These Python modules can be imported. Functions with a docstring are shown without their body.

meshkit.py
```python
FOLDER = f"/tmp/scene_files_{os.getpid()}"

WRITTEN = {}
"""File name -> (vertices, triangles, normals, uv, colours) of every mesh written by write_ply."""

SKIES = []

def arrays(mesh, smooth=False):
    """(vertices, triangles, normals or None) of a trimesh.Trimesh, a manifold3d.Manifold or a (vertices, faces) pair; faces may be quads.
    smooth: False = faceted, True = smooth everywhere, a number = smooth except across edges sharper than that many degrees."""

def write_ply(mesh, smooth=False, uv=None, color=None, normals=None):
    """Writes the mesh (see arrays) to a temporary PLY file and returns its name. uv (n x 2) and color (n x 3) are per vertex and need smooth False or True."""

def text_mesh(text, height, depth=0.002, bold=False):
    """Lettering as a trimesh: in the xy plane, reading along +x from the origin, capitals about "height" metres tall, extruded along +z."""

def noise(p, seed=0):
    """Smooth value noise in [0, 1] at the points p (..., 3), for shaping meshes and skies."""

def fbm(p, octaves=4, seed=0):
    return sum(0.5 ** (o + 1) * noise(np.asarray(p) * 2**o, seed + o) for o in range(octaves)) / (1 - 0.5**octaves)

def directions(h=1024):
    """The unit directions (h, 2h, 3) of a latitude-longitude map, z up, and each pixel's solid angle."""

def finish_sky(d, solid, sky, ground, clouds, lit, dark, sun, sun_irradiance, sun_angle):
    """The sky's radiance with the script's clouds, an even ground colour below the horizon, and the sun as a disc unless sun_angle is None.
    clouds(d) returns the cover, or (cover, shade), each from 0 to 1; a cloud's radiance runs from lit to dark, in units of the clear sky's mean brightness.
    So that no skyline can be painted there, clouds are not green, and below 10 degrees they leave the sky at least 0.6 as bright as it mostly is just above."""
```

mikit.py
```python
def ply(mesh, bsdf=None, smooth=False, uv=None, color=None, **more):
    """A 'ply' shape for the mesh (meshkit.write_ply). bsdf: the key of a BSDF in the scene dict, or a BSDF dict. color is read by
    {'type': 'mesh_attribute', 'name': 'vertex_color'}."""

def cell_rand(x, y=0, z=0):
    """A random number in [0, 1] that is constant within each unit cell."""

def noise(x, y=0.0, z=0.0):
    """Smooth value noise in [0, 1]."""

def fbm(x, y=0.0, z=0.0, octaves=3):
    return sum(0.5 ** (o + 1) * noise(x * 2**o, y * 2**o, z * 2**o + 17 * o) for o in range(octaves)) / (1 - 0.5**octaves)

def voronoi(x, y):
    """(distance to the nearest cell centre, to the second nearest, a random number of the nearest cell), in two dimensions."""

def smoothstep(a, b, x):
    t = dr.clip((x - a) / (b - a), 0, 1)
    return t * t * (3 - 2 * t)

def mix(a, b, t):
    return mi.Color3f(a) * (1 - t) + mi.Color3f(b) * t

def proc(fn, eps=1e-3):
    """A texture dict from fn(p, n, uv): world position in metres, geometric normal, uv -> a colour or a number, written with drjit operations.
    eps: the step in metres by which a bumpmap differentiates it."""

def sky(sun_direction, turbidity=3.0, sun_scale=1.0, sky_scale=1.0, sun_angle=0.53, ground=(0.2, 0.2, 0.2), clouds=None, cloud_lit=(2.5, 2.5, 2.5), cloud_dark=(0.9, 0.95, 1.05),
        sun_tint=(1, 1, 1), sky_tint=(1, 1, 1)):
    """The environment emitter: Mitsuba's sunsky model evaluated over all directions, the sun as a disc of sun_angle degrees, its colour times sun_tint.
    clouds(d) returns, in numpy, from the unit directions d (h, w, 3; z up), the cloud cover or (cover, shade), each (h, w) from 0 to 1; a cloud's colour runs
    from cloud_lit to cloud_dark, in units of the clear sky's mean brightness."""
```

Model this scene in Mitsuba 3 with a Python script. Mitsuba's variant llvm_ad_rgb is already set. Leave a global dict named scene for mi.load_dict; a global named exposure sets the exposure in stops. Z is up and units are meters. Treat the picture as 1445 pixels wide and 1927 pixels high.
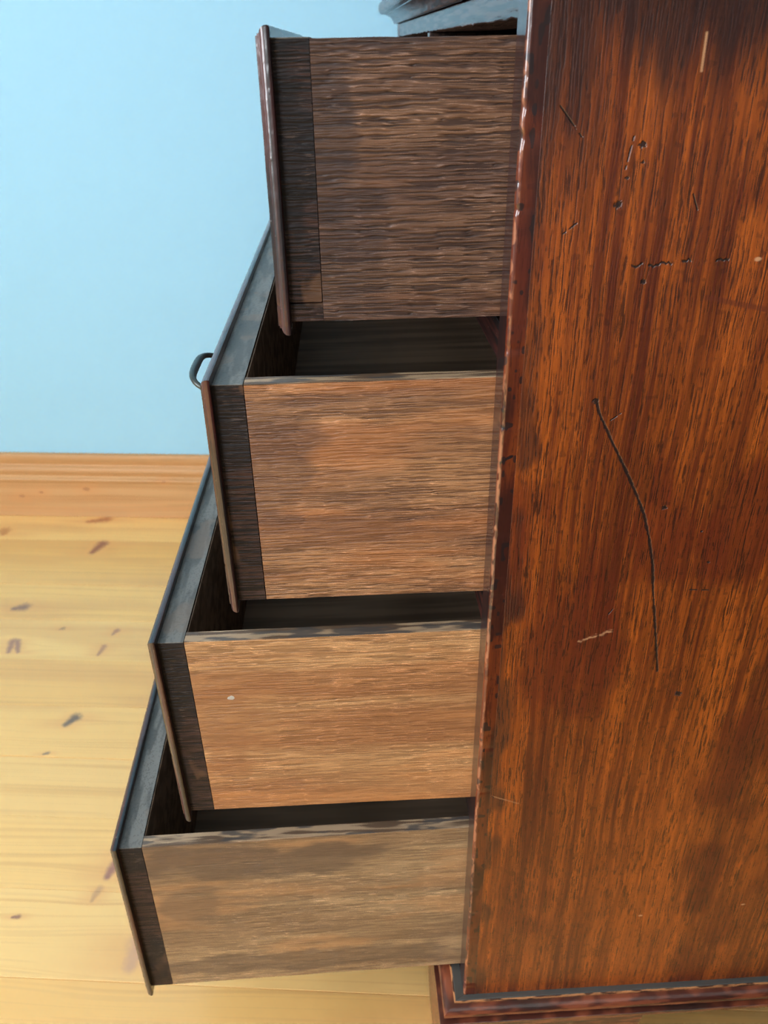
import math
import numpy as np
import drjit as dr
import mitsuba as mi
import trimesh
import mikit
from mikit import noise, fbm, smoothstep, mix

scene, labels = {}, {}
T = mi.ScalarTransform4f

# ------------------------------------------------------------------ camera, light, exposure
FLOOR = -0.99                                   # the lens is at z = 0; the floor lies 0.99 m below it
CAM = np.array([-0.0951, -0.46, 0.0])
FW = np.array([0.04036663, 0.86564348, -0.49903097])
UP = np.array([0.03652368, 0.49782594, 0.86650756])
FPX = 1524.75
scene['camera'] = {'type': 'thinlens', 'fov_axis': 'x', 'fov': math.degrees(2 * math.atan(722.5 / FPX)), 'near_clip': 0.02, 'far_clip': 50.0,
                   'aperture_radius': 0.0011, 'focus_distance': 0.57,
                   'to_world': T().look_at(origin=CAM.tolist(), target=(CAM + FW).tolist(), up=UP.tolist())}
exposure = 0.52
WALL_YAW = -0.10437                             # the chest stands a little askew to the room
WINDOW_LIGHT = (9.0, 9.7, 10.6)                 # daylight through the tall window in the left wall
SIDE_WINDOW, REAR_WINDOW = (-1.45, -0.25), (-1.85, -0.70)        # one window in the left wall, one in the wall behind the lens (from, to)
SILL, HEAD = {'side': -0.28, 'rear': 0.05}, 1.42
REAR_LIGHT = (9.4, 9.7, 10.2)
CY, SY = math.cos(WALL_YAW), math.sin(WALL_YAW)
WALL_Y = 1.2035


def room(p):
    """room coordinates (x along the back wall, y towards it) -> scene coordinates"""
    p = np.asarray(p, float)
    return np.stack([p[..., 0] * CY - p[..., 1] * SY, p[..., 0] * SY + p[..., 1] * CY, p[..., 2]], -1)


def dr_room(p):
    return p.x * CY + p.y * SY, -p.x * SY + p.y * CY


# ------------------------------------------------------------------ helpers
def add(key, mesh, bsdf, label=None, smooth=False, **kw):
    scene[key] = mikit.ply(mesh, bsdf, smooth=smooth)
    d = {}
    if label:
        d['label'] = label
    d.update(kw)
    if d:
        labels[key] = d


def mesh_of(v, f):
    m = trimesh.Trimesh(np.asarray(v, float), np.asarray(f, int), process=False)
    if m.volume < 0:
        m.invert()
    return m


def wobble(v, amp, freq, seed):
    v = np.asarray(v, float)
    q = v * freq + seed * 13.7
    return v + amp * 2 * (np.stack([mikit.meshkit.fbm(q + 31.0 * k, 3, seed + k) for k in range(3)], -1) - 0.5)


def sweep(profile, n, place, start=None, end=None, closed_ends=True):
    """profile: (m, 2) closed outline (u, v); place(t, u, v) -> points; t runs 0..1 between start(u) and end(u)"""
    pr = np.asarray(profile, float)
    if (pr[:, 0] * np.roll(pr[:, 1], -1) - np.roll(pr[:, 0], -1) * pr[:, 1]).sum() < 0:
        pr = pr[::-1]
    m = len(pr)
    ts = np.linspace(0, 1, n + 1)
    s = np.zeros(m) if start is None else np.array([start(u, v) for u, v in pr])
    e = np.ones(m) if end is None else np.array([end(u, v) for u, v in pr])
    t = s[None] + (e - s)[None] * ts[:, None]
    V = place(t, np.broadcast_to(pr[:, 0], t.shape), np.broadcast_to(pr[:, 1], t.shape)).reshape(-1, 3)
    i, j = np.meshgrid(np.arange(n), np.arange(m), indexing='ij')
    a, b = i * m + j, i * m + (j + 1) % m
    F = np.stack([np.stack([a, b, b + m], -1), np.stack([a, b + m, a + m], -1)], 2).reshape(-1, 3)
    if closed_ends:
        from shapely.geometry import Polygon
        pv, pf = trimesh.creation.triangulate_polygon(Polygon(pr), engine='earcut')
        idx = np.array([np.argmin(((pr - q) ** 2).sum(1)) for q in pv])
        F = np.vstack([F, idx[pf][:, ::-1], idx[pf] + n * m])
    return V, F


def rrect(u0, u1, v0, v1, r, k=3):
    """rounded rectangle outline; r one radius or four (u0v0, u1v0, u1v1, u0v1)"""
    rs = [r] * 4 if np.isscalar(r) else r
    out = []
    for (cu, cv, a0), q in zip(((u0, v0, 180), (u1, v0, 270), (u1, v1, 0), (u0, v1, 90)), rs):
        ox, oy = cu + (q if cu == u0 else -q), cv + (q if cv == v0 else -q)
        for a in np.radians(np.linspace(a0, a0 + 90, k + 1)) if q > 0 else [0]:
            out.append((ox + q * math.cos(a), oy + q * math.sin(a)) if q > 0 else (cu, cv))
    return out


def box(x0, x1, y0, y1, z0, z1, r=0.0012):
    """a block with slightly eased edges, as arrays"""
    V = []
    for sx in (0, 1):
        for sy in (0, 1):
            for sz in (0, 1):
                c = np.array([(x0, x1)[sx], (y0, y1)[sy], (z0, z1)[sz]])
                d = np.array([(1, -1)[sx], (1, -1)[sy], (1, -1)[sz]]) * r
                for k in range(3):
                    e = d.copy()
                    e[k] = 0
                    V.append(c + e)
    h = trimesh.Trimesh(np.array(V)).convex_hull
    return np.array(h.vertices), np.array(h.faces)


def simple(x0, x1, y0, y1, z0, z1):
    m = trimesh.creation.box(extents=(x1 - x0, y1 - y0, z1 - z0))
    m.apply_translation(((x0 + x1) / 2, (y0 + y1) / 2, (z0 + z1) / 2))
    return np.array(m.vertices), np.array(m.faces)


# ------------------------------------------------------------------ materials
def seg_dist(x, z, pts):
    d = mi.Float(9.0)
    for (ax, az), (bx, bz) in zip(pts[:-1], pts[1:]):
        ux, uz = bx - ax, bz - az
        t = dr.clip(((x - ax) * ux + (z - az) * uz) / (ux * ux + uz * uz), 0, 1)
        d = dr.minimum(d, dr.sqrt(dr.square(x - ax - t * ux) + dr.square(z - az - t * uz)))
    return d


def principled(color, rough, spec=0.5, coat=0.0, coat_gloss=0.9, **kw):
    d = {'type': 'principled', 'base_color': color, 'roughness': rough, 'specular': spec}
    if coat:
        d['clearcoat'] = coat
        d['clearcoat_gloss'] = coat_gloss
    d.update(kw)
    return d


def bumped(d, fn, scale, eps=3e-4):
    return {'type': 'twosided', 'b': {'type': 'bumpmap', 'arbitrary': mikit.proc(fn, eps=eps), 'scale': scale, 'b': d}}


def rgb(*c):
    return {'type': 'rgb', 'value': list(c)}


CRACK = [(0.0583, -0.1908), (0.0609, -0.199), (0.0667, -0.21), (0.0756, -0.2262), (0.0848, -0.2426), (0.0934, -0.2587), (0.1008, -0.2744),
         (0.1068, -0.2922), (0.1128, -0.3142), (0.1167, -0.337), (0.1216, -0.3607), (0.1259, -0.3829), (0.1318, -0.4124)]
NICKS = [(0.0637, -0.1098), (0.0669, -0.1087), (0.0717, -0.11), (0.0765, -0.1092), (0.0821, -0.11), (0.088, -0.1086), (0.0931, -0.1093),
         (0.0989, -0.1074), (0.1052, -0.1087), (0.1135, -0.1071), (0.1226, -0.1076), (0.1269, -0.1063)]
HOLES = [(0.0566, -0.0768, .0026), (0.0659, -0.047, .0022), (0.0672, -0.0556, .0011), (0.0597, -0.0634, .0011), (0.1138, -0.2696, .0021), (0.1428, -0.2896, .0009),
         (0.1519, -0.4365, .0030), (0.0768, -0.1191, .0018), (0.1525, -0.3152, .0011), (0.0583, -0.1915, .0022)]


def panel_marks(x, z):
    jx = x + 0.0007 * (noise(x * 900, z * 900, 3.0) - 0.5)
    d = seg_dist(jx, z, CRACK)
    width = 0.0006 + 0.0005 * noise(z * 300, 5.0)
    crack = 1 - smoothstep(0.5 * width, 1.5 * width, d)
    d = seg_dist(x, z + 0.002 * (noise(x * 700, 2.0) - 0.5), NICKS)
    crack = dr.maximum(crack, (1 - smoothstep(0.0003, 0.0010, d)) * smoothstep(0.45, 0.6, noise(x * 260, 9.0)))
    for hx, hz, r in HOLES:
        q = dr.sqrt(dr.square((x - hx) * 0.9) + dr.square(z - hz)) + r * 0.9 * (noise(x * 1500, z * 1500, hx * 99) - 0.5)
        crack = dr.maximum(crack, 1 - smoothstep(0.55 * r, 1.0 * r, q))
    for s in ([(0.0976, -0.0722), (0.1013, -0.0805)], [(0.0278, -0.0916), (0.0347, -0.0861)], [(0.0126, -0.5409), (0.0145, -0.5425)], [(0.143, -0.338), (0.157, -0.339)],
              [(0.069, -0.205), (0.077, -0.199)], [(0.058, -0.060), (0.0605, -0.043)], [(0.09, -0.352), (0.086, -0.359)], [(0.020, -0.028), (0.033, -0.043)]):
        crack = dr.maximum(crack, (1 - smoothstep(0.0002, 0.0006, seg_dist(x, z, s))) * smoothstep(0.25, 0.5, noise(x * 500, z * 500, 21.0)))
    return crack


def grain_height(x, z):
    """open pores of the mahogany: short upright dashes"""
    w = x + 0.0016 * (noise(x * 60, z * 34, 1.0) - 0.5)
    a = noise(w * 1400, z * 62, 4.0)
    b = noise(w * 2400 + 40, z * 120, 6.0)
    c = noise(w * 3600 + 80, z * 300, 8.0)
    return 0.40 * a + 0.36 * b + 0.24 * c


def mahogany(x, z):
    w = x + 0.010 * (fbm(x * 9, z * 6, 2.0) - 0.5)
    fine = grain_height(x, z)
    hair = noise(w * 1500, z * 16, 3.0)
    streak = fbm(w * 330, z * 9, 1.0, octaves=3)
    broad = fbm(w * 46, z * 3.2, 7.0, octaves=3)
    cloud = fbm(x * 14, z * 10, 11.0, octaves=4)
    c = mix((0.075, 0.0125, 0.0036), (0.355, 0.080, 0.0095), smoothstep(0.26, 0.68, 0.40 * streak + 0.40 * broad + 0.20 * hair + 0.2 * (fine - 0.5)))
    c = mix(c, (0.100, 0.0145, 0.0045), 0.70 * smoothstep(0.50, 0.66, cloud))
    pores = smoothstep(0.56, 0.70, fine + 0.30 * (streak - 0.5))
    c = mix(c, (0.022, 0.0060, 0.0032), 0.80 * pores)
    c = mix(c, c * 0.45, 0.7 * smoothstep(0.62, 0.80, hair))
    c = mix(c, c * 1.45, 0.6 * smoothstep(0.42, 0.30, fine))
    spots = smoothstep(0.82, 0.90, noise(x * 420, z * 210, 15.0))
    return mix(c, (0.03, 0.008, 0.004), 0.35 * spots)


def panel_color(p, n, uv):
    x, z = p.x, p.z
    c = mahogany(x, z)
    ragged = fbm(x * 90, z * 7, 3.0) - 0.5
    # old dark stain: along the top in runs, down the front edge, and in patches
    stain = smoothstep(-0.030, 0.012, z + 0.075 * ragged - 0.004)
    stain = dr.maximum(stain, smoothstep(0.045, 0.020, x + 0.06 * ragged) * smoothstep(-0.115, -0.015, z + 0.09 * ragged))
    stain = dr.maximum(stain, smoothstep(0.022, 0.012, x + 0.03 * ragged + 0.02 * (noise(z * 40, 4.0) - 0.5)) * 0.8 * smoothstep(0.35, 0.6, fbm(z * 11, x * 30, 6.0)))
    c = mix(c, (0.020, 0.0080, 0.0065), 0.86 * stain)
    rubbed = smoothstep(0.0016, 0.0004, seg_dist(x, z, [(0.0906, 0.0035), (0.091, -0.013)]) + 0.0004)
    rubbed = dr.maximum(rubbed, smoothstep(0.0035, 0.0005, seg_dist(x, z, [(0.0686, -0.3808), (0.0904, -0.3726)]) + 0.003 * noise(x * 500, z * 900, 2.0)) * 0.7)
    rubbed = dr.maximum(rubbed, smoothstep(0.0011, 0.0003, seg_dist(x, z, [(0.0126, -0.5409), (0.0356, -0.5516)])) * 0.35)
    for s in ((0.1638, -0.7153), (0.2608, -0.7071), (0.1415, -0.108)):
        rubbed = dr.maximum(rubbed, smoothstep(0.0017, 0.0007, dr.sqrt(dr.square((x - s[0]) * 0.6) + dr.square(z - s[1]))))
    c = mix(c, (0.62, 0.34, 0.17), 0.75 * rubbed)
    c = mix(c, (0.10, 0.020, 0.008), 0.6 * smoothstep(0.0022, 0.0008, seg_dist(x, z, [(0.1159, -0.1293), (0.1541, -0.1375)])))
    return mix(c, (0.012, 0.007, 0.006), 0.93 * panel_marks(x, z))


def panel_bump(p, n, uv):
    x, z = p.x, p.z
    return -0.40 * smoothstep(0.45, 0.70, grain_height(x, z)) + 1.2 * fbm(x * 55, z * 24, 5.0) - 1.6 * panel_marks(x, z)


def edge_color(p, n, uv):
    x, z = p.x, p.z + p.y * 0.3
    c = mahogany(x * 0.7 + p.y + 0.3, z)
    c = mix(c, (0.060, 0.0095, 0.0048), 0.75)
    c = mix(c, (0.020, 0.006, 0.0045), 0.75 * smoothstep(0.54, 0.64, fbm(x * 40 + 3, z * 14, p.y * 40)))
    for g, r in (([(-0.001, -0.2335), (0.0085, -0.2275)], 0.0016), ([(0.0, -0.1965), (0.0015, -0.1970)], 0.0016), ([(0.0, -0.2075), (0.0018, -0.2080)], 0.0018)):
        c = mix(c, (0.006, 0.005, 0.006), 0.95 * (1 - smoothstep(0.5 * r, 1.1 * r, seg_dist(x, p.z, g) + 0.0008 * noise(x * 900, z * 900, 2.0))))
    c = mix(c, (0.012, 0.006, 0.006), 0.92 * smoothstep(0.0032, 0.0042, p.y))
    worn = smoothstep(0.0030, 0.0006, p.x + p.y) * smoothstep(0.46, 0.62, fbm(z * 120, 3.0, p.x * 300))
    c = mix(c, (0.42, 0.17, 0.08), 0.85 * worn)
    nick = smoothstep(0.78, 0.83, noise(x * 290, z * 170, p.y * 60 + 8))
    return mix(c, (0.012, 0.008, 0.008), 0.8 * nick)


def edge_bump(p, n, uv):
    return (fbm(p.x * 160 + p.y * 160, p.z * 60, 3.0) + 0.5 * fbm(p.x * 700, p.z * 350, p.y * 500)) * (1 - 0.96 * smoothstep(0.003, 0.005, p.y))


def ridges(x, z, seed):
    """weathered oak: short wavy ridges lying along the board -> (height, thin cracks, thin crests)"""
    zz = z + 0.0012 * (fbm(x * 22, z * 40, seed) - 0.5) + 0.0005 * (noise(x * 150, z * 300, seed + 2.0) - 0.5)
    a = noise(x * 40 + seed, zz * 1000, seed + 1.0)
    b = noise(x * 66 + seed * 3, zz * 1550, seed + 5.0)
    c = noise(x * 190 + seed * 5, zz * 2800, seed + 7.0)
    r = 0.38 * a + 0.38 * b + 0.24 * c
    open_ = smoothstep(0.36, 0.56, fbm(x * 11 + seed, z * 17, seed + 8.0))
    crack = smoothstep(0.10, 0.01, dr.abs(b - 0.40)) * smoothstep(0.60, 0.35, a) * (0.3 + 0.7 * open_)
    crest = smoothstep(0.10, 0.01, dr.abs(b - 0.62)) * smoothstep(0.38, 0.62, c) * (0.2 + 0.8 * open_)
    return r, crack, crest


def oak(lo, mid, hi, stain, seed, stains=(), stain_amount=0.8, coarse=1.0, spots=()):
    def color(p, n, uv):
        x, z = p.x, p.z + 0.9 * (p.y - 0.03)
        r, crack, crest = ridges(x, z, seed)
        base = fbm(x * 3.2 + seed, z * 48, seed + 2.0, octaves=4)
        c = mix(mid, hi, smoothstep(0.36, 0.66, base))
        c = mix(c, lo, 0.80 * smoothstep(0.62, 0.30, r) * coarse)
        c = mix(c, [0.55 * q for q in lo], 0.75 * crack * coarse)
        c = mix(c, c * 1.9 + 0.045, 0.85 * crest)  # glints on the ridge crests, painted as paler lines
        patch = 0.65 * smoothstep(0.50, 0.72, fbm(x * 5 + 2.7 * seed, z * 40, seed + 9.0, octaves=4))
        for (sx, sz, wx, wz, amount) in stains:
            q = dr.sqrt(dr.square((x - sx) / wx) + dr.square((z - sz) / wz)) + 1.1 * (fbm(x * 30, z * 75, seed + 4.0) - 0.5)
            patch = dr.maximum(patch, amount * smoothstep(1.15, 0.7, q))
        c = mix(c, stain, stain_amount * patch)
        for (sx, sz, r) in spots:
            q = dr.sqrt(dr.square((x - sx) * 0.75) + dr.square(p.z - sz)) + 0.0012 * (noise(x * 700, z * 700, 3.0) - 0.5)
            c = mix(c, (0.50, 0.48, 0.42), 0.85 * (1 - smoothstep(0.75 * r, r, q)))
        warm = smoothstep(0.52, 0.70, fbm(x * 7 + 5 * seed, z * 44, seed + 6.0, octaves=4)) * (1 - patch)
        return mix(c, [1.25 * hi[0], 0.95 * hi[1], 0.72 * hi[2]], 0.42 * warm)
    return color


def oak_bump(seed):
    def h(p, n, uv):
        r, crack, crest = ridges(p.x, p.z + 0.9 * (p.y - 0.03), seed)
        return 1.1 * smoothstep(0.30, 0.70, r) - 0.5 * crack + 0.4 * crest + 0.8 * fbm(p.x * 60, p.z * 130, seed)
    return h


def darkwood_color(p, n, uv):
    """drawer fronts and their lips: dark polished wood"""
    q = fbm(p.x * 200, p.y * 9, p.z * 190)
    c = mix((0.008, 0.0050, 0.0055), (0.045, 0.010, 0.0075), smoothstep(0.40, 0.68, q))
    return mix(c, (0.20, 0.12, 0.09), 0.5 * smoothstep(0.91, 0.94, noise(p.x * 620, p.y * 560, p.z * 560)))


def darkwood_upright_color(p, n, uv):
    """the same wood where its grain runs upright"""
    q = fbm(p.x * 420, p.y * 420, p.z * 11)
    c = mix((0.008, 0.0050, 0.0055), (0.050, 0.011, 0.0080), smoothstep(0.38, 0.70, q))
    return mix(c, (0.16, 0.10, 0.08), 0.5 * smoothstep(0.92, 0.95, noise(p.x * 700, p.y * 700, p.z * 500)))


def darkwood_bump(p, n, uv):
    return fbm(p.x * 330, p.y * 150, p.z * 150) + 0.5 * smoothstep(0.82, 0.9, noise(p.x * 400, p.y * 300, p.z * 300))


def endgrain_color(p, n, uv):
    r, crack, crest = ridges(p.x, p.z + 0.9 * p.y, 3.0)
    c = mix((0.009, 0.0065, 0.0065), (0.050, 0.024, 0.018), smoothstep(0.32, 0.68, r))
    c = mix(c, (0.14, 0.070, 0.036), 0.55 * smoothstep(0.62, 0.72, fbm(p.x * 60, p.z * 32, 5.0)))
    c = mix(c, (0.010, 0.009, 0.010), 0.8 * smoothstep(0.47, 0.62, fbm(p.x * 40, p.z * 18, 1.0)))
    return mix(c, (0.16, 0.11, 0.085), 0.45 * crest * smoothstep(0.4, 0.6, fbm(p.x * 90, p.z * 50, 2.0)))  # crest glints painted into the colour


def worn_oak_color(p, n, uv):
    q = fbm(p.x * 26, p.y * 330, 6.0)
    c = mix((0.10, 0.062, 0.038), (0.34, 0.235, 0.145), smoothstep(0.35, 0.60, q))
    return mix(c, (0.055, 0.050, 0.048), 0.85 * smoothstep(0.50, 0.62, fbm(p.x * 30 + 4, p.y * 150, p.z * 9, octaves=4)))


def raw_sheen_color(p, n, uv):  # bare wood grey, lifted to carry the reflected sheen of the wall
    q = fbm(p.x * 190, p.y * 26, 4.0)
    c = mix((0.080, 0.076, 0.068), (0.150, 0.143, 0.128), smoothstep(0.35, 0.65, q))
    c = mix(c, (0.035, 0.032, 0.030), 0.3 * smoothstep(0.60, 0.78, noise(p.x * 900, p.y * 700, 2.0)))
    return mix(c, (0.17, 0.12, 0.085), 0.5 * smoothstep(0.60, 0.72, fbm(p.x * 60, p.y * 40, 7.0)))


def inner_color(p, n, uv):
    q = fbm(p.x * 6, p.y * 90, p.z * 90)
    return mix((0.105, 0.068, 0.043), (0.190, 0.125, 0.080), smoothstep(0.3, 0.7, q))


KNOTS = [((-0.8659, 1.178), (-0.8094, 1.196), 0.011, (0.40, 0.15, 0.06)), ((-0.801, 1.036), (-0.7855, 1.090), 0.011, (0.26, 0.10, 0.065)),
         ((-0.8851, 0.828), (-0.8606, 0.838), 0.011, (0.24, 0.13, 0.09)), ((-0.83, 0.6869), (-0.8391, 0.735), 0.007, (0.33, 0.17, 0.12)),
         ((-0.8097, 0.6877), (-0.8328, 0.735), 0.006, (0.33, 0.17, 0.12)), ((-0.658, 0.6872), (-0.6538, 0.725), 0.005, (0.42, 0.20, 0.11)),
         ((-0.6522, 0.7524), (-0.6454, 0.7693), 0.005, (0.40, 0.19, 0.11)), ((-0.6496, 0.508), (-0.6357, 0.532), 0.0085, (0.105, 0.085, 0.075)),
         ((-0.6591, 0.4446), (-0.6502, 0.4484), 0.0028, (0.24, 0.16, 0.10)), ((-0.4785, 0.222), (-0.4650, 0.272), 0.0085, (0.30, 0.13, 0.10)),
         ((-0.485, 0.1882), (-0.4793, 0.2153), 0.0045, (0.52, 0.29, 0.13)), ((-0.5829, 0.1642), (-0.5708, 0.1661), 0.0028, (0.26, 0.12, 0.08)),
         ((-0.4049, 0.0999), (-0.4002, 0.1441), 0.013, (0.56, 0.32, 0.18)), ((-1.0368, 1.1149), (-1.045, 1.135), 0.012, (0.46, 0.20, 0.07)),
         ((-0.7618, 0.7667), (-0.7547, 0.7703), 0.004, (0.32, 0.18, 0.09)), ((-0.03, 0.30), (0.0, 0.33), 0.009, (0.30, 0.14, 0.08)),
         ((-1.3, 0.45), (-1.28, 0.49), 0.010, (0.22, 0.11, 0.08)), ((-0.9, 0.15), (-0.88, 0.19), 0.009, (0.34, 0.15, 0.09))]
KNOTS = [((0.84 * a[0] + 0.16 * b[0], 0.84 * a[1] + 0.16 * b[1]), (0.16 * a[0] + 0.84 * b[0], 0.16 * a[1] + 0.84 * b[1]), r, c) for a, b, r, c in KNOTS]
JOINTS = [-2.6, -1.83, -1.71, -1.59, -1.47, -1.35, -1.23, -1.11, -0.99, -0.87, -0.75, -0.63, -0.51, -0.39, -0.27, -0.152, -0.034, 0.087, 0.207, 0.325, 0.440, 0.556, 0.676, 0.797, 0.917, 1.094, 1.25]
JOINTS[0:1] = [-2.62 + 0.12 * i for i in range(6)]


def pine_color(p, n, uv):
    x, y = dr_room(p)
    b = mi.Float(0)
    for j in JOINTS[1:-1]:
        b += dr.select(y > j, 1.0, 0.0)
    tone = mikit.cell_rand(b, 3.0)
    tone2 = mikit.cell_rand(b, 8.0)
    # rings bend around the knots
    pull = mi.Float(0)
    near = mi.Float(0)
    knot = mi.Color3f(0)
    amount = mi.Float(0)
    for (a, c2, r, col) in KNOTS:
        ux, uy = c2[0] - a[0], c2[1] - a[1]
        t = dr.clip(((x - a[0]) * ux + (y - a[1]) * uy) / (ux * ux + uy * uy), 0, 1)
        dx, dy = x - a[0] - t * ux, y - a[1] - t * uy
        d = dr.sqrt(dx * dx + dy * dy)
        my = y - 0.5 * (a[1] + c2[1])
        e = dr.exp(-dr.square((x - 0.5 * (a[0] + c2[0])) / (9 * r)) - dr.square(my / (4.5 * r)))
        pull += e * r * 1.1 * dr.select(my > 0, 1.0, -1.0) * (1 - dr.exp(-dr.abs(my) / (1.2 * r)))
        w = r * (0.75 + 0.65 * t)
        k = 1 - smoothstep(0.15, 1.35, d / w + 0.5 * (fbm(x * 150, y * 150, 4.0) - 0.5))
        halo = dr.exp(-dr.square(dx / (6 * r)) - dr.square(dy / (1.5 * r)))
        near = dr.maximum(near, halo * 0.9)
        knot = dr.select(k > amount, mi.Color3f(*col), knot)
        amount = dr.maximum(amount, k)
    yy = y - pull + 0.010 * (fbm(x * 2.2, y * 5, 3.0) - 0.5) + b * 0.37
    rings = fbm(x * 0.9 + tone * 20, yy * 130, tone * 5, octaves=3)
    thin = noise(x * 5, yy * 520, 4.0)
    soft = fbm(x * 2.2, yy * 16, 9.0)
    c = mix((0.80, 0.490, 0.165), (0.72, 0.395, 0.118), tone)
    c = mix(c, (0.82, 0.570, 0.235), 0.5 * tone2)
    c = mix(c, (0.64, 0.36, 0.12), 0.60 * smoothstep(0.52, 0.74, rings))
    c = mix(c, (0.62, 0.33, 0.12), 0.45 * smoothstep(0.50, 0.72, soft))
    c = mix(c, (0.60, 0.36, 0.14), 0.22 * smoothstep(0.62, 0.8, thin))
    c = mix(c, (0.66, 0.33, 0.12), 0.55 * near)
    return mix(c, knot, 0.9 * amount)


def pine_bump(p, n, uv):
    x, y = dr_room(p)
    return fbm(x * 5, y * 210, 3.0, octaves=2) + 0.8 * fbm(x * 4, y * 9, 7.0)


def skirt_color(p, n, uv):
    x, y = dr_room(p)
    z = p.z + 0.008 * (fbm(x * 5, p.z * 12, 1.0) - 0.5)
    c = mix((0.53, 0.305, 0.135), (0.45, 0.235, 0.092), smoothstep(0.35, 0.65, fbm(x * 1.2, z * 60, 2.0)))
    c = mix(c, (0.56, 0.29, 0.12), 0.4 * smoothstep(0.55, 0.7, noise(x * 4, z * 300, 5.0)))
    for (kx, kz, r) in ((-0.857, FLOOR + 0.077, 0.007), (-0.9695, FLOOR + 0.066, 0.005), (-1.02, FLOOR + 0.055, 0.006), (-0.665, FLOOR + 0.100, 0.004)):
        d = dr.sqrt(dr.square((x - kx) * 0.6) + dr.square(p.z - kz))
        c = mix(c, (0.22, 0.10, 0.05), 0.8 * (1 - smoothstep(0.4 * r, r, d)))
        c = mix(c, (0.55, 0.25, 0.09), 0.5 * dr.exp(-dr.square(d / (3 * r))))
    return c


def wall_bump(p, n, uv):
    return fbm(p.x * 120, p.z * 120, p.y * 120) + 3.0 * fbm(p.x * 9, p.z * 9, p.y * 9)


def base_color(p, n, uv):
    s = p.x + p.y
    c = mix((0.055, 0.013, 0.008), (0.18, 0.046, 0.020), smoothstep(0.38, 0.66, fbm(s * 30, p.z * 330, (p.x - p.y) * 30)))
    c = mix(c, (0.022, 0.011, 0.009), 0.8 * smoothstep(0.52, 0.66, fbm(p.x * 26, p.y * 26, p.z * 200)))
    return c


def base_bump(p, n, uv):
    return fbm(p.x * 150, p.y * 150, p.z * 300)


def worn_color(p, n, uv):
    q = fbm(p.x * 120, p.y * 120, p.z * 500)
    return mix((0.05, 0.018, 0.010), (0.42, 0.18, 0.070), smoothstep(0.36, 0.54, q))


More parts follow.
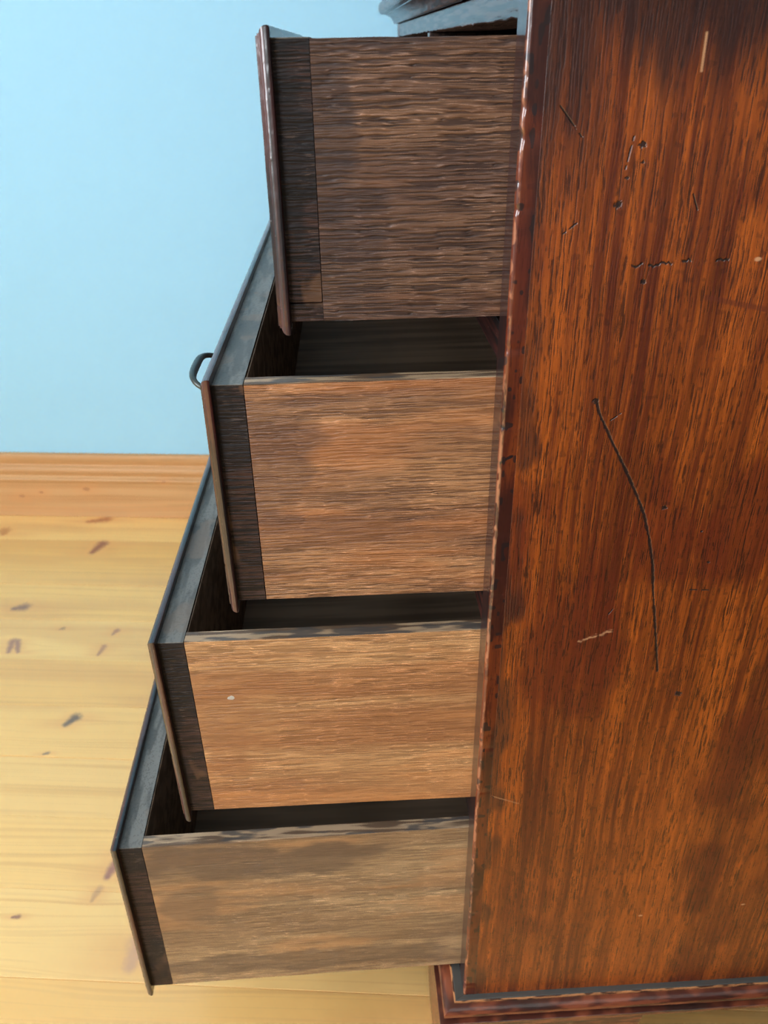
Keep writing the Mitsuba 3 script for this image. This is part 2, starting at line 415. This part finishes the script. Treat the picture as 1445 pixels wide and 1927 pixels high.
def top_color(p, n, uv):
    return mix((0.015, 0.010, 0.009), (0.050, 0.024, 0.017), smoothstep(0.38, 0.62, fbm(p.x * 330, p.y * 26, p.z * 330)))


def top_bump(p, n, uv):
    return fbm(p.x * 420, p.y * 60, p.z * 420)


P = mikit.proc
# side panel: polished mahogany, open pores, dents
scene['mahogany_panel'] = bumped(principled(P(panel_color), 0.33, 0.5, coat=0.6, coat_gloss=0.92), panel_bump, 0.00030)
scene['mahogany_edge'] = bumped(principled(P(edge_color), 0.15, 0.5, coat=1.0, coat_gloss=0.97), edge_bump, 0.00009)
scene['mahogany_base'] = bumped(principled(P(base_color), 0.20, 0.8, coat=1.0), base_bump, 0.00025)
scene['mahogany_worn'] = principled(P(worn_color), 0.45)
scene['mahogany_top'] = bumped(principled(P(top_color), 0.22, 0.5, coat=1.0), top_bump, 0.00030)
scene['dark_polish'] = bumped(principled(P(darkwood_color), 0.20, 0.65, coat=1.0, coat_gloss=0.88), darkwood_bump, 0.00016)
scene['dark_polish_upright'] = bumped(principled(P(darkwood_upright_color), 0.20, 0.65, coat=1.0, coat_gloss=0.88), darkwood_bump, 0.00014)
scene['dark_endgrain'] = bumped(principled(P(endgrain_color), 0.5, 0.25), oak_bump(3.0), 0.00035)
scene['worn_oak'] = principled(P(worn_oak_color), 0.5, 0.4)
scene['ledge_sheen'] = bumped(principled(rgb(0.042, 0.044, 0.041), 0.32, 0.8, coat=0.8), base_bump, 0.0003)  # grey base stands in for the wall reflected on the ledge
scene['raw_sheen_edge'] = principled(P(raw_sheen_color), 0.45, 0.5)
scene['dark_inside'] = principled(P(inner_color), 0.7, 0.25)
OAKS = [oak((0.026, 0.0125, 0.0100), (0.098, 0.049, 0.031), (0.150, 0.075, 0.040), (0.022, 0.0130, 0.0135), 1.0,
            stains=((-0.100, -0.04, 0.016, 0.05, 0.8), (-0.085, -0.079, 0.022, 0.008, 0.6), (-0.088, -0.105, 0.025, 0.014, 0.6)), stain_amount=0.75),
        oak((0.066, 0.027, 0.014), (0.25, 0.112, 0.050), (0.36, 0.178, 0.080), (0.100, 0.047, 0.030), 5.0,
            stains=((-0.15, -0.25, 0.04, 0.06, 0.9), (-0.11, -0.265, 0.07, 0.022, 0.6)), stain_amount=0.7, coarse=0.85),
        oak((0.10, 0.038, 0.0155), (0.35, 0.158, 0.063), (0.46, 0.245, 0.106), (0.23, 0.085, 0.032), 9.0,
            stains=((-0.205, -0.48, 0.03, 0.05, 0.8), (-0.19, -0.43, 0.05, 0.02, 0.5)), stain_amount=0.6, coarse=0.62, spots=((-0.1958, -0.4478, 0.0023),)),
        oak((0.080, 0.045, 0.024), (0.25, 0.150, 0.078), (0.36, 0.230, 0.120), (0.085, 0.052, 0.036), 13.0,
            stains=((-0.20, -0.645, 0.13, 0.022, 0.9), (-0.19, -0.80, 0.19, 0.016, 0.85), (-0.26, -0.70, 0.03, 0.03, 0.6)), stain_amount=0.75, coarse=0.65)]
for k, f in enumerate(OAKS):
    scene[f'oak_board_{k + 1:03d}'] = bumped(principled(P(f), 0.42, 0.45), oak_bump(1.0 + 4 * k), 0.00048 if k < 2 else 0.00034)
scene['iron'] = {'type': 'principled', 'base_color': rgb(0.07, 0.075, 0.07), 'metallic': 0.85, 'roughness': 0.36}
scene['pine_floor'] = bumped(principled(P(pine_color), 0.30, 0.5, coat=0.5, coat_gloss=0.9), pine_bump, 0.00015, eps=6e-4)
scene['pine_skirting'] = {'type': 'twosided', 'b': principled(P(skirt_color), 0.5, 0.4)}
scene['wall_paint'] = bumped(principled(rgb(0.315, 0.575, 0.735), 0.75, 0.3), wall_bump, 0.00012)
scene['plain_paint'] = {'type': 'twosided', 'b': principled(rgb(0.78, 0.80, 0.80), 0.8, 0.3)}
scene['dark_paint'] = {'type': 'twosided', 'b': principled(rgb(0.17, 0.18, 0.20), 0.8, 0.3)}
scene['shade_box_dark'] = {'type': 'twosided', 'b': principled(rgb(0.055, 0.050, 0.052), 0.9, 0.2)}
scene['white_gloss'] = {'type': 'twosided', 'b': principled(rgb(0.80, 0.80, 0.78), 0.3)}
scene['under_floor'] = {'type': 'twosided', 'b': {'type': 'diffuse', 'reflectance': rgb(0.06, 0.04, 0.025)}}

# ------------------------------------------------------------------ the room
XL, XR, YB, TOP = -2.15, 2.05, -2.60, 1.55


def rbox(*a):
    v, f = simple(*a)
    return mesh_of(room(v), f)


add('floor', rbox(XL - 0.1, XR + 0.1, YB - 0.1, WALL_Y + 0.1, FLOOR - 0.06, FLOOR - 0.020), 'under_floor', kind='structure')
nb = 0
for y0, y1 in zip(JOINTS[:-1], JOINTS[1:]):
    gap = 0.00015
    pr = rrect(y0 + gap, min(y1, WALL_Y + 0.03) - gap, FLOOR - 0.019, FLOOR + 0.0004 * math.sin(y0 * 91), (0, 0, 0.0007, 0.0007), 2)
    v, f = sweep(pr, 1, lambda t, u, w: room(np.stack([XL + (XR - XL) * t, u, w], -1)))
    add('floor__board' + ('' if nb == 0 else f'_{nb:03d}'), mesh_of(v, f), 'pine_floor')
    nb += 1
add('wall_back', rbox(XL - 0.1, XR + 0.1, WALL_Y + 0.020, WALL_Y + 0.14, FLOOR - 0.05, TOP), 'wall_paint', kind='structure')
add('wall_right', rbox(XR, XR + 0.1, YB, WALL_Y + 0.02, FLOOR - 0.05, TOP), 'dark_paint', kind='structure')
add('ceiling', rbox(XL - 0.1, XR + 0.1, YB - 0.1, WALL_Y + 0.14, TOP, TOP + 0.1), 'plain_paint', kind='structure')
def pierced(a, b, lo, hi, put, sill):
    """a wall from a to b with a window opening from lo to hi"""
    g = [(a, b, FLOOR - 0.05, sill), (a, b, HEAD, TOP), (a, lo, sill, HEAD), (hi, b, sill, HEAD)]
    return trimesh.util.concatenate([mesh_of(room(v), f) for v, f in (put(*q) for q in g)])


add('wall_left', pierced(YB - 0.1, WALL_Y + 0.02, *SIDE_WINDOW, lambda a, b, c, d: simple(XL - 0.1, XL, a, b, c, d), SILL['side']), 'plain_paint', kind='structure')
add('wall_front', pierced(XL, XR + 0.1, *REAR_WINDOW, lambda a, b, c, d: simple(a, b, YB - 0.1, YB, c, d), SILL['rear']), 'dark_paint', kind='structure')
for key, (a, b), light, put in (('window_1', SIDE_WINDOW, WINDOW_LIGHT, lambda t, z, dpt: (XL - dpt, t, z)), ('window_2', REAR_WINDOW, REAR_LIGHT, lambda t, z, dpt: (t, YB - dpt, z))):
    sill = SILL['side' if key == 'window_1' else 'rear']
    q = [[0, 1, 2], [0, 2, 3]] if key == 'window_1' else [[0, 2, 1], [0, 3, 2]]
    pane = trimesh.Trimesh(room(np.array([put(a, sill, 0.09), put(b, sill, 0.09), put(b, HEAD, 0.09), put(a, HEAD, 0.09)])), q, process=False)
    if np.dot(pane.face_normals[0], room(np.array([0.0, -0.7, 0.0])) - pane.vertices[0]) < 0:
        pane.invert()
    scene[key] = {**mikit.ply(pane, 'plain_paint'), 'emitter': {'type': 'area', 'radiance': rgb(*light)}}
    labels[key] = {'kind': 'structure'}
    bars = []
    for p0, p1 in ((0, 0.05), (0.475, 0.525), (0.95, 1.0)):
        for box_ in (((a + p0 * (b - a), a + p1 * (b - a)), (sill, HEAD), 0.08, 0.03), ((a, b), (sill + p0 * (HEAD - sill), sill + p1 * (HEAD - sill)), 0.075, 0.035)):
            (t0, t1), (z0, z1), d0, d1 = box_
            c0, c1 = np.array(put(t0, z0, d0)), np.array(put(t1, z1, d1))
            lo, hi = np.minimum(c0, c1), np.maximum(c0, c1)
            bars.append(simple(lo[0], hi[0], lo[1], hi[1], lo[2], hi[2]))
    add(f'{key}__frame', trimesh.util.concatenate([mesh_of(room(v), f) for v, f in bars]), 'white_gloss')

# skirting board of pine with its moulded top: outline (depth from the wall, height)
SK = [(0, 0), (0.020, 0), (0.020, 0.0800), (0.0205, 0.0825), (0.0220, 0.0850), (0.0222, 0.0880), (0.0205, 0.0905), (0.0165, 0.0920), (0.0140, 0.0945), (0.0140, 0.0970),
      (0.0165, 0.1000), (0.0180, 0.1040), (0.0180, 0.1080), (0.0165, 0.1120), (0.0130, 0.1150), (0.0100, 0.1165), (0.0085, 0.1190), (0.0085, 0.1220), (0.0105, 0.1260),
      (0.0115, 0.1310), (0.0110, 0.1370), (0.0085, 0.1415), (0.0050, 0.1430), (0, 0.1430)]
SKH = 0.1625 / 0.1430
v, f = sweep([(WALL_Y + 0.020 - a, FLOOR + 0.0005 + b * SKH) for a, b in SK], 1, lambda t, u, w: room(np.stack([XL + (XR - XL) * t, u, w], -1)))
add('baseboard_back', mesh_of(v, f), 'pine_skirting', smooth=35, kind='structure')

# ------------------------------------------------------------------ the chest of drawers
C = 'chest_of_drawers'
labels[C] = {'label': 'antique mahogany chest of drawers with scratched side and drawers pulled out in steps', 'category': 'chest of drawers'}
DEPTH, WID, ST, ZB, ZT = 0.535, 0.951, 0.0265, -0.8302, 0.0277


def edge_strip(y0, flip, name, lab):
    """front edging of a side panel, rounded and knocked about on its outer corner"""
    r = 0.0027
    pr = rrect(0, 0.0112, 0, ST, (r, 0, 0, 0.0012), 5)
    V, F = sweep(pr, 700, lambda t, u, w: np.stack([u, w, ZB + (ZT - ZB) * t], -1), closed_ends=True)
    d = np.hypot(V[:, 0], V[:, 1])
    near = np.clip(1 - d / 0.009, 0, 1)[:, None]
    rough = mikit.meshkit.fbm(V * [60, 60, 42], 3, 5)[:, None] - 0.42
    chips = np.clip(mikit.meshkit.noise(V * [50, 50, 140], 9)[:, None] - 0.70, 0, 1) * 0.009
    V = V + near * (np.array([[1, 1, 0]]) * (0.0003 * np.clip(rough, 0, 1) + chips * 0.28))
    if flip:
        V[:, 1] = WID - V[:, 1]
    add(name, mesh_of(V, F), 'mahogany_edge', lab, smooth=40)


edge_strip(0, False, f'{C}__front_edging', 'dark rounded front edging with chips and worn corner')
edge_strip(0, True, f'{C}__front_edging_001', None)
for k, y in enumerate((0, WID - ST)):
    v, f = box(0.01122, DEPTH, y, y + ST, ZB - 0.012, ZT, 0.00008)
    add(f'{C}__side_panel' + ('' if k == 0 else f'_{k:03d}'), mesh_of(v, f), 'mahogany_panel', 'orange brown mahogany side with a long curved crack and dents' if k == 0 else None)
v, f = simple(DEPTH - 0.012, DEPTH - 0.001, ST + .0003, WID - ST - .0003, ZB, ZT)
add(f'{C}__back_board', mesh_of(v, f), 'dark_inside')

# rails between the drawers, the top rail and the divider between the two short drawers
RAILS = [(0.0111, ZT - 0.0002), (-0.174, -0.150), (-0.3805, -0.357), (-0.6062, -0.5795), (ZB - 0.010, -0.8262)]
for k, (z0, z1) in enumerate(RAILS):
    pr = rrect(0.0010, 0.060, z0, z1, (0.0012, 0, 0, 0.0012), 2)
    V, F = sweep(pr, 160, lambda t, u, w: np.stack([u, ST + 0.0003 + (WID - 2 * ST - 0.0006) * t, w], -1))
    front = (V[:, 0] < 0.01)[:, None] & (np.abs(V[:, 2:3] - z0) < 0.002)
    V = V + np.where(front, 1, 0) * np.array([[0, 0, 1]]) * 0.0018 * (mikit.meshkit.fbm(V * [1, 95, 1], 3, 3)[:, None] - 0.5)
    add(f'{C}__rail' + ('' if k == 0 else f'_{k:03d}'), mesh_of(V, F), 'mahogany_top' if k == 0 else 'dark_polish', smooth=30)
    if 0 < k < 4:
        v, f = simple(0.0602, DEPTH - 0.0125, ST + 0.0004, WID - ST - 0.0004, z0 + 0.004, z1 - 0.004)
        add(f'{C}__dust_board' + ('' if k == 1 else f'_{k - 1:03d}'), mesh_of(v, f), 'dark_inside')
v, f = box(0.0008, 0.30, 0.4795, 0.4985, -0.1498, 0.0110, 0.0006)
add(f'{C}__divider', mesh_of(v, f), 'mahogany_top')

# top board with a thumbnail edge, and the small cove under it
o = 0.0225
pr = [(0, 0), (0.0235, 0), (0.0250, 0.0008), (0.0275, 0.0035), (0.0285, 0.0075), (0.0280, 0.0120), (0.0265, 0.0155), (0.0245, 0.0172), (0.0225, 0.0178), (0.0222, 0.0195), (0, 0.0195)]
ZTOP = ZT + 0.0125
tb = box(0.0002, DEPTH, 0.0002, WID - 0.0002, ZTOP, ZTOP + 0.0195, 0.0003)
add(f'{C}__top_board', mesh_of(*tb), 'mahogany_top')
cove = [(0, 0), (0.0040, 0), (0.0050, 0.0015), (0.0060, 0.0040), (0.0085, 0.0080), (0.0125, 0.0105), (0.0160, 0.0112), (0.0165, 0.0124), (0, 0.0124)]


def mitred(profile, z, key, mat, sx=1.0, sy=1.0, n=80, seed=1, amp=0.00025, front_first=True, lab=None):
    """a moulding along the near side, the front and the far side of the chest, mitred at the corners"""
    A = lambda t, u, w: np.stack([-u * sx, (-u * sy) + (WID + 2 * u * sy) * t, z + w], -1)
    B = lambda t, u, w: np.stack([(-u * sx) + (DEPTH + u * sx) * t, -u * sy, z + w], -1)
    D = lambda t, u, w: np.stack([(-u * sx) + (DEPTH + u * sx) * t, WID + u * sy, z + w], -1)
    for k, fn in enumerate((B, A, D)):
        V, F = sweep(profile, n, fn)
        V = wobble(V, amp, 120.0, seed + k)
        add(key + ('' if k == 0 else f'_{k:03d}'), mesh_of(V, F), mat, lab if k == 0 else None, smooth=32)


mitred(pr, ZTOP, f'{C}__top_moulding', 'mahogany_top', sx=0.92, seed=3)
mitred(cove, ZT, f'{C}__cove_moulding', 'mahogany_top', seed=7)

# base: ledge with a worn fillet, then a half-round, then a lower fillet
SXB = 0.0245 / 0.018
fil = [(0, 0.0), (0.0055, 0.0), (0.0061, -0.0005), (0.0061, -0.0028), (0, -0.0028)]
ledge = [(0, 0.0012), (0.0046, 0.0012), (0.0052, 0.0008), (0.0052, 0.0001), (0, 0.0001)]
tor = [(0, -0.0031), (0.0075, -0.0031)] + [(0.0084 + 0.0072 * math.cos(a), -0.0098 + 0.0066 * math.sin(a)) for a in np.radians(np.linspace(88, -80, 17))] + [(0, -0.0167)]
low = [(0, -0.0168), (0.0176, -0.0168), (0.0184, -0.0174), (0.0184, -0.0212), (0.0178, -0.0222), (0, -0.0222)]
mitred(ledge, ZB, f'{C}__base_ledge', 'ledge_sheen', sx=SXB * 1.2, seed=11, n=160, lab='dark ledge above the base moulding')
mitred(fil, ZB, f'{C}__base_fillet', 'mahogany_worn', sx=SXB * 1.2, seed=12, n=160, amp=0.0001, lab='thin worn orange fillet')
mitred(tor, ZB, f'{C}__base_moulding', 'mahogany_base', sx=SXB, seed=13, n=160, lab='red brown half round base moulding')
mitred(low, ZB, f'{C}__lower_fillet', 'mahogany_base', sx=SXB, seed=14, n=160, amp=0.0004)

# bracket feet: two boards meeting at each corner
FT, FB = ZB - 0.0224, FLOOR + 0.001
foot = [(0.0, FT), (0.0, FB), (0.085, FB)]
foot += [(0.085 + 0.085 * s, FB + (FT - 0.030 - FB) * (0.5 - 0.5 * math.cos(math.pi * s)) + 0.010 * math.sin(2 * math.pi * s)) for s in np.linspace(0.1, 1, 10)] + [(0.200, FT - 0.024), (0.205, FT)]
oy, ox = 0.0165, 0.0165 * SXB
th = 0.020
side = lambda y0, y1, x0, s: sweep(foot, 1, lambda t, u, w: np.stack([x0 + s * u, y0 + (y1 - y0) * t, w], -1))
front = lambda x0, x1, y0, s: sweep(foot, 1, lambda t, u, w: np.stack([x0 + (x1 - x0) * t, y0 + s * u, w], -1))
feet = [(side(-oy, -oy + th, -ox, 1), front(-ox, -ox + th, -oy + th + .0003, 1)), (side(WID + oy - th, WID + oy, -ox, 1), front(-ox, -ox + th, WID + oy - th - .0003, -1)),
        (side(-oy, -oy + th, DEPTH, -1), None), (side(WID + oy - th, WID + oy, DEPTH, -1), None)]
k = 0
for a, b in feet:
    for g in (a, b):
        if g is not None:
            add(f'{C}__bracket_foot' + ('' if k == 0 else f'_{k:03d}'), mesh_of(*g), 'mahogany_base')
            k += 1

# ------------------------------------------------------------------ drawers
BODY, LIP, OVER = 0.0197, 0.0068, 0.0062       # front thickness, lip thickness, overlap of the lip


def board(x0, x1, y0, y1, z0, z1, seed, amp_top=0.0005, amp_bot=0.0005, n=180, r=0.0007):
    """a drawer side: straight grained board with worn top and bottom edges"""
    pr = rrect(y0, y1, z0, z1, r, 2)
    V, F = sweep(pr, n, lambda t, u, w: np.stack([x0 + (x1 - x0) * t, u, w], -1))
    q = V * [38, 60, 4] + seed
    d = mikit.meshkit.fbm(q, 4, seed) - 0.5
    top, bot = np.clip(1 - (z1 - V[:, 2]) / 0.004, 0, 1), np.clip(1 - (V[:, 2] - z0) / 0.004, 0, 1)
    V[:, 2] += 2 * d * (amp_top * top + amp_bot * bot)
    return V, F


def lip_profile(LIP):
    """(outward from the body edge, forward from the back face): thumbnail edge with a step to the face"""
    pts = [(-0.0100, 0.0), (OVER - 0.0012, 0.0), (OVER - 0.0003, 0.0004), (OVER, 0.0013)]
    a = np.radians(np.linspace(0, 82, 8))
    pts += [(OVER - 0.0040 * (1 - math.cos(q)), 0.0016 + 0.0042 * math.sin(q)) for q in a]
    pts += [(OVER - 0.0038, LIP - 0.0009), (OVER - 0.0046, LIP - 0.0009), (OVER - 0.0048, LIP), (-0.0100, LIP)]
    return pts


def make_drawer(k, name, lab, xk, zk, h, dr_, yw, y_near, width, over_z, oak_key, length=0.43, handles=(), hang=True, notch=False, gaps=0.0003, LIP=LIP):
    D = f'{C}__{name}'
    labels[D] = {'label': lab}
    cd, sd, cw, sw = math.cos(dr_), math.sin(dr_), math.cos(yw), math.sin(yw)

    def put(V):
        V = np.asarray(V, float)
        X = V[:, 0] + xk
        X, Z = cd * X - sd * V[:, 2], sd * X + cd * V[:, 2]
        X, Y = cw * X - sw * V[:, 1], sw * X + cw * V[:, 1]
        return np.stack([X, y_near + Y, zk + Z], -1)

    def part(nm, g, mat, lb=None, sm=False):
        add(f'{D}__{nm}', mesh_of(put(g[0]), g[1]), mat, lb, smooth=sm)

    th = 0.0125
    s = 40 + 7 * k
    if notch:   # the side runs under the front piece as a tongue
        part('side', board(gaps, length, 0, th, -h, 0, s), oak_key, None, 30)
        part('side_tongue', board(-BODY + 0.0002, 0.0, 0.0004, th, -h, -h + 0.0110, s + 1, 0.0003), 'dark_endgrain', None, 30)
        zb = -h + 0.0119
    else:
        part('side', board(gaps, length, 0, th, -h, 0, s, 0.0007 if k < 3 else 0.0006), oak_key, None, 30)
        zb = -h
    part('side_001', board(gaps, length, width - th, width, -h, 0, s + 2), oak_key, None, 30)
    if k in (1, 2, 3):
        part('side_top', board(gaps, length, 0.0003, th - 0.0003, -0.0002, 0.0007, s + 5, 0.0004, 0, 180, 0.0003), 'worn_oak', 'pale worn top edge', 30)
    # the front: body behind the lip, its near end bare, its top greyed for the wall's sheen
    pr = rrect(-BODY, 0, zb + 0.0002, -0.0002, 0.0005, 1)
    n = 140
    V, F = sweep(pr, n, lambda t, u, w: np.stack([u, t * width + 0.0002 * (1 - 2 * t), w], -1))
    e = (np.abs(V[:, 0]) < 0.002)
    V[:, 0] -= np.where(e, 0.0008 * np.clip(mikit.meshkit.fbm(V * [1, 60, 60], 3, s)[:] - 0.35, 0, 1), 0)
    part('front', (V, F), 'dark_endgrain', 'dark stained front board', 25)
    part('front_top', board(-BODY + 0.0001, -0.0001, 0.0002, width - 0.0002, -0.0001, 0.0006, s + 3, 0, 0, 2, 0.0002), 'raw_sheen_edge', 'bare wood top edge of the front, greyed for reflected sheen')
    # face and lip mouldings round it
    part('front_face', box(-BODY - LIP + 0.0002, -BODY - 0.0002, 0.0102, width - 0.0102, -h + 0.0102, -0.0102, 0.0004), 'dark_polish')
    pr = lip_profile(LIP)
    H = h
    runs = [lambda t, u, w: np.stack([-BODY - w, -u, -H - u + (H + 2 * u) * t], -1),
            lambda t, u, w: np.stack([-BODY - w, -u + (width + 2 * u) * t, u], -1),
            lambda t, u, w: np.stack([-BODY - w, -u + (width + 2 * u) * t, -H - u], -1),
            lambda t, u, w: np.stack([-BODY - w, width + u, -H - u + (H + 2 * u) * t], -1)]
    for j, fn in enumerate(runs):
        V, F = sweep(pr, 150, fn)
        V = wobble(V, 0.00016, 90.0, s + j)
        dents = np.clip(mikit.meshkit.noise(V * 260.0, s + j) - 0.84, 0, 1)[:, None] * 0.005
        V = V + dents * np.array([[1.0, 0, 0]]) * (V[:, 0:1] < -BODY - 0.002)
        part('lip' + ('' if j == 0 else f'_{j:03d}'), (V, F), 'dark_polish' if j in (1, 2) else 'dark_polish_upright', None, 35)
    part('bottom', simple(0.001, length - 0.012, th + 0.0003, width - th - 0.0003, -h + 0.010, -h + 0.017), 'dark_inside')
    part('back', simple(length - 0.0115, length - 0.0005, th + 0.0003, width - th - 0.0003, -h + 0.0175, -0.004), 'dark_inside')
    part('front_inside', simple(0.0003, 0.0012, th + 0.0003, width - th - 0.0003, -h + 0.0175, -0.0008), 'dark_inside')
    # drop handles
    for j, (yc, zc, up) in enumerate(handles):
        xf = -BODY - LIP
        half = 0.040
        hn = 'handle' + ('' if j == 0 else f'_{j:03d}')
        pieces = []
        for e in (-1, 1):
            pp = trimesh.creation.revolve([(0, 0), (0.009, 0), (0.009, 0.0012), (0.006, 0.0020), (0.0035, 0.003), (0.003, 0.009), (0.0042, 0.0115), (0.003, 0.014), (0, 0.0145)], sections=20)
            pp.apply_transform(trimesh.transformations.rotation_matrix(-math.pi / 2, [0, 1, 0]))
            pp.apply_translation((xf, yc + e * half, zc))
            pieces.append(pp)
        # bail: up = angle of the swing from hanging
        pts = []
        for q in np.linspace(0, 1, 41):
            a = math.pi * q
            y = half * 0.97 * math.copysign(abs(math.cos(a)) ** 0.55, math.cos(a))
            dn = 0.0245 * (math.sin(a) ** 0.62) * (1 + 0.0 * y)
            pts.append((y, dn))
        pts = np.array(pts)
        ang = up
        path = np.stack([xf - 0.0095 - pts[:, 1] * math.sin(ang), yc + pts[:, 0], zc - pts[:, 1] * math.cos(ang)], -1)
        rad = 0.0021 + 0.0012 * np.exp(-((np.linspace(0, 1, 41) - 0.5) / 0.16) ** 2)
        tan = np.gradient(path, axis=0)
        tan /= np.linalg.norm(tan, axis=1, keepdims=True)
        n0 = np.cross(tan, np.array([math.cos(ang), 0, -math.sin(ang)]))
        n0 /= np.linalg.norm(n0, axis=1, keepdims=True)
        n1 = np.cross(tan, n0)
        A = np.linspace(0, 2 * math.pi, 13)[:-1]
        V = (path[:, None] + rad[:, None, None] * (np.cos(A)[None, :, None] * n0[:, None] + np.sin(A)[None, :, None] * n1[:, None])).reshape(-1, 3)
        i, jj = np.meshgrid(np.arange(40), np.arange(12), indexing='ij')
        a0, b0 = i * 12 + jj, i * 12 + (jj + 1) % 12
        F = np.stack([np.stack([a0, b0, b0 + 12], -1), np.stack([a0, b0 + 12, a0 + 12], -1)], 2).reshape(-1, 3)
        pieces.append(trimesh.Trimesh(V, F, process=False))
        m = trimesh.util.concatenate(pieces)
        part(hn, (np.array(m.vertices), np.array(m.faces)), 'iron', 'dark metal drop handle swung out' if up > 0.3 else None, 40)


FULL = WID - 2 * 0.028
make_drawer(0, 'drawer', 'short top drawer, narrowest pulled out, dark brown side', -0.1081, 0.0040, 0.1494, 0.0030, -0.0025, 0.0280, 0.4480, 0.0064, 'oak_board_001',
            handles=((0.224, -0.070, 0.05),), notch=True, gaps=0.00015, LIP=0.0078)
make_drawer(1, 'drawer_001', 'second drawer from the top, with a handle sticking out', -0.1608, -0.1850, 0.1672, 0.0039, -0.0082, 0.0280, FULL, 0.0054, 'oak_board_002',
            handles=((0.152, -0.050, 2.0), (0.72, -0.080, 0.05)), gaps=0.0004)
make_drawer(2, 'drawer_002', 'third drawer from the top, orange tan side', -0.2258, -0.3885, 0.1852, 0.0100, -0.0104, 0.0280, FULL, 0.0055, 'oak_board_003',
            handles=((0.180, -0.085, 0.05), (0.72, -0.085, 0.05)), gaps=0.0004)
make_drawer(3, 'drawer_003', 'lowest drawer, pulled out farthest, grey brown side', -0.2909, -0.6135, 0.2089, -0.0075, 0.0183, 0.0280, FULL - 0.012, 0.0059, 'oak_board_004',
            handles=((0.180, -0.10, 0.05), (0.72, -0.10, 0.05)))
make_drawer(4, 'drawer_004', 'other short top drawer, pulled out beyond the nearer one', -0.1060, 0.0030, 0.1494, 0.0030, 0.0, 0.4995, 0.4230, 0.006, 'oak_board_001', handles=((0.21, -0.07, 0.05),))

# ------------------------------------------------------------------ unseen dark box added behind the lens to shade the side's lower right
K = 'shade_box'
labels[K] = {'label': 'added dark box out of view, there to shade the side of the chest', 'category': 'shade_box'}
x0, x1, y0, y1, zt = -0.06, 0.92, -1.10, -0.52, FLOOR + 0.66
add(f'{K}__body', mesh_of(*box(x0, x1, y0, y1, FLOOR + 0.05, zt - 0.05, 0.004)), 'shade_box_dark')
add(f'{K}__lid', mesh_of(*box(x0 - 0.012, x1 + 0.012, y0 - 0.012, y1 + 0.012, zt - 0.0495, zt, 0.006)), 'shade_box_dark')
for k, (fx, fy) in enumerate(((x0, y0), (x1 - 0.08, y0), (x0, y1 - 0.08), (x1 - 0.08, y1 - 0.08))):
    add(f'{K}__foot' + ('' if k == 0 else f'_{k:03d}'), mesh_of(*box(fx, fx + 0.08, fy, fy + 0.08, FLOOR + 0.0006, FLOOR + 0.0497, 0.003)), 'shade_box_dark')
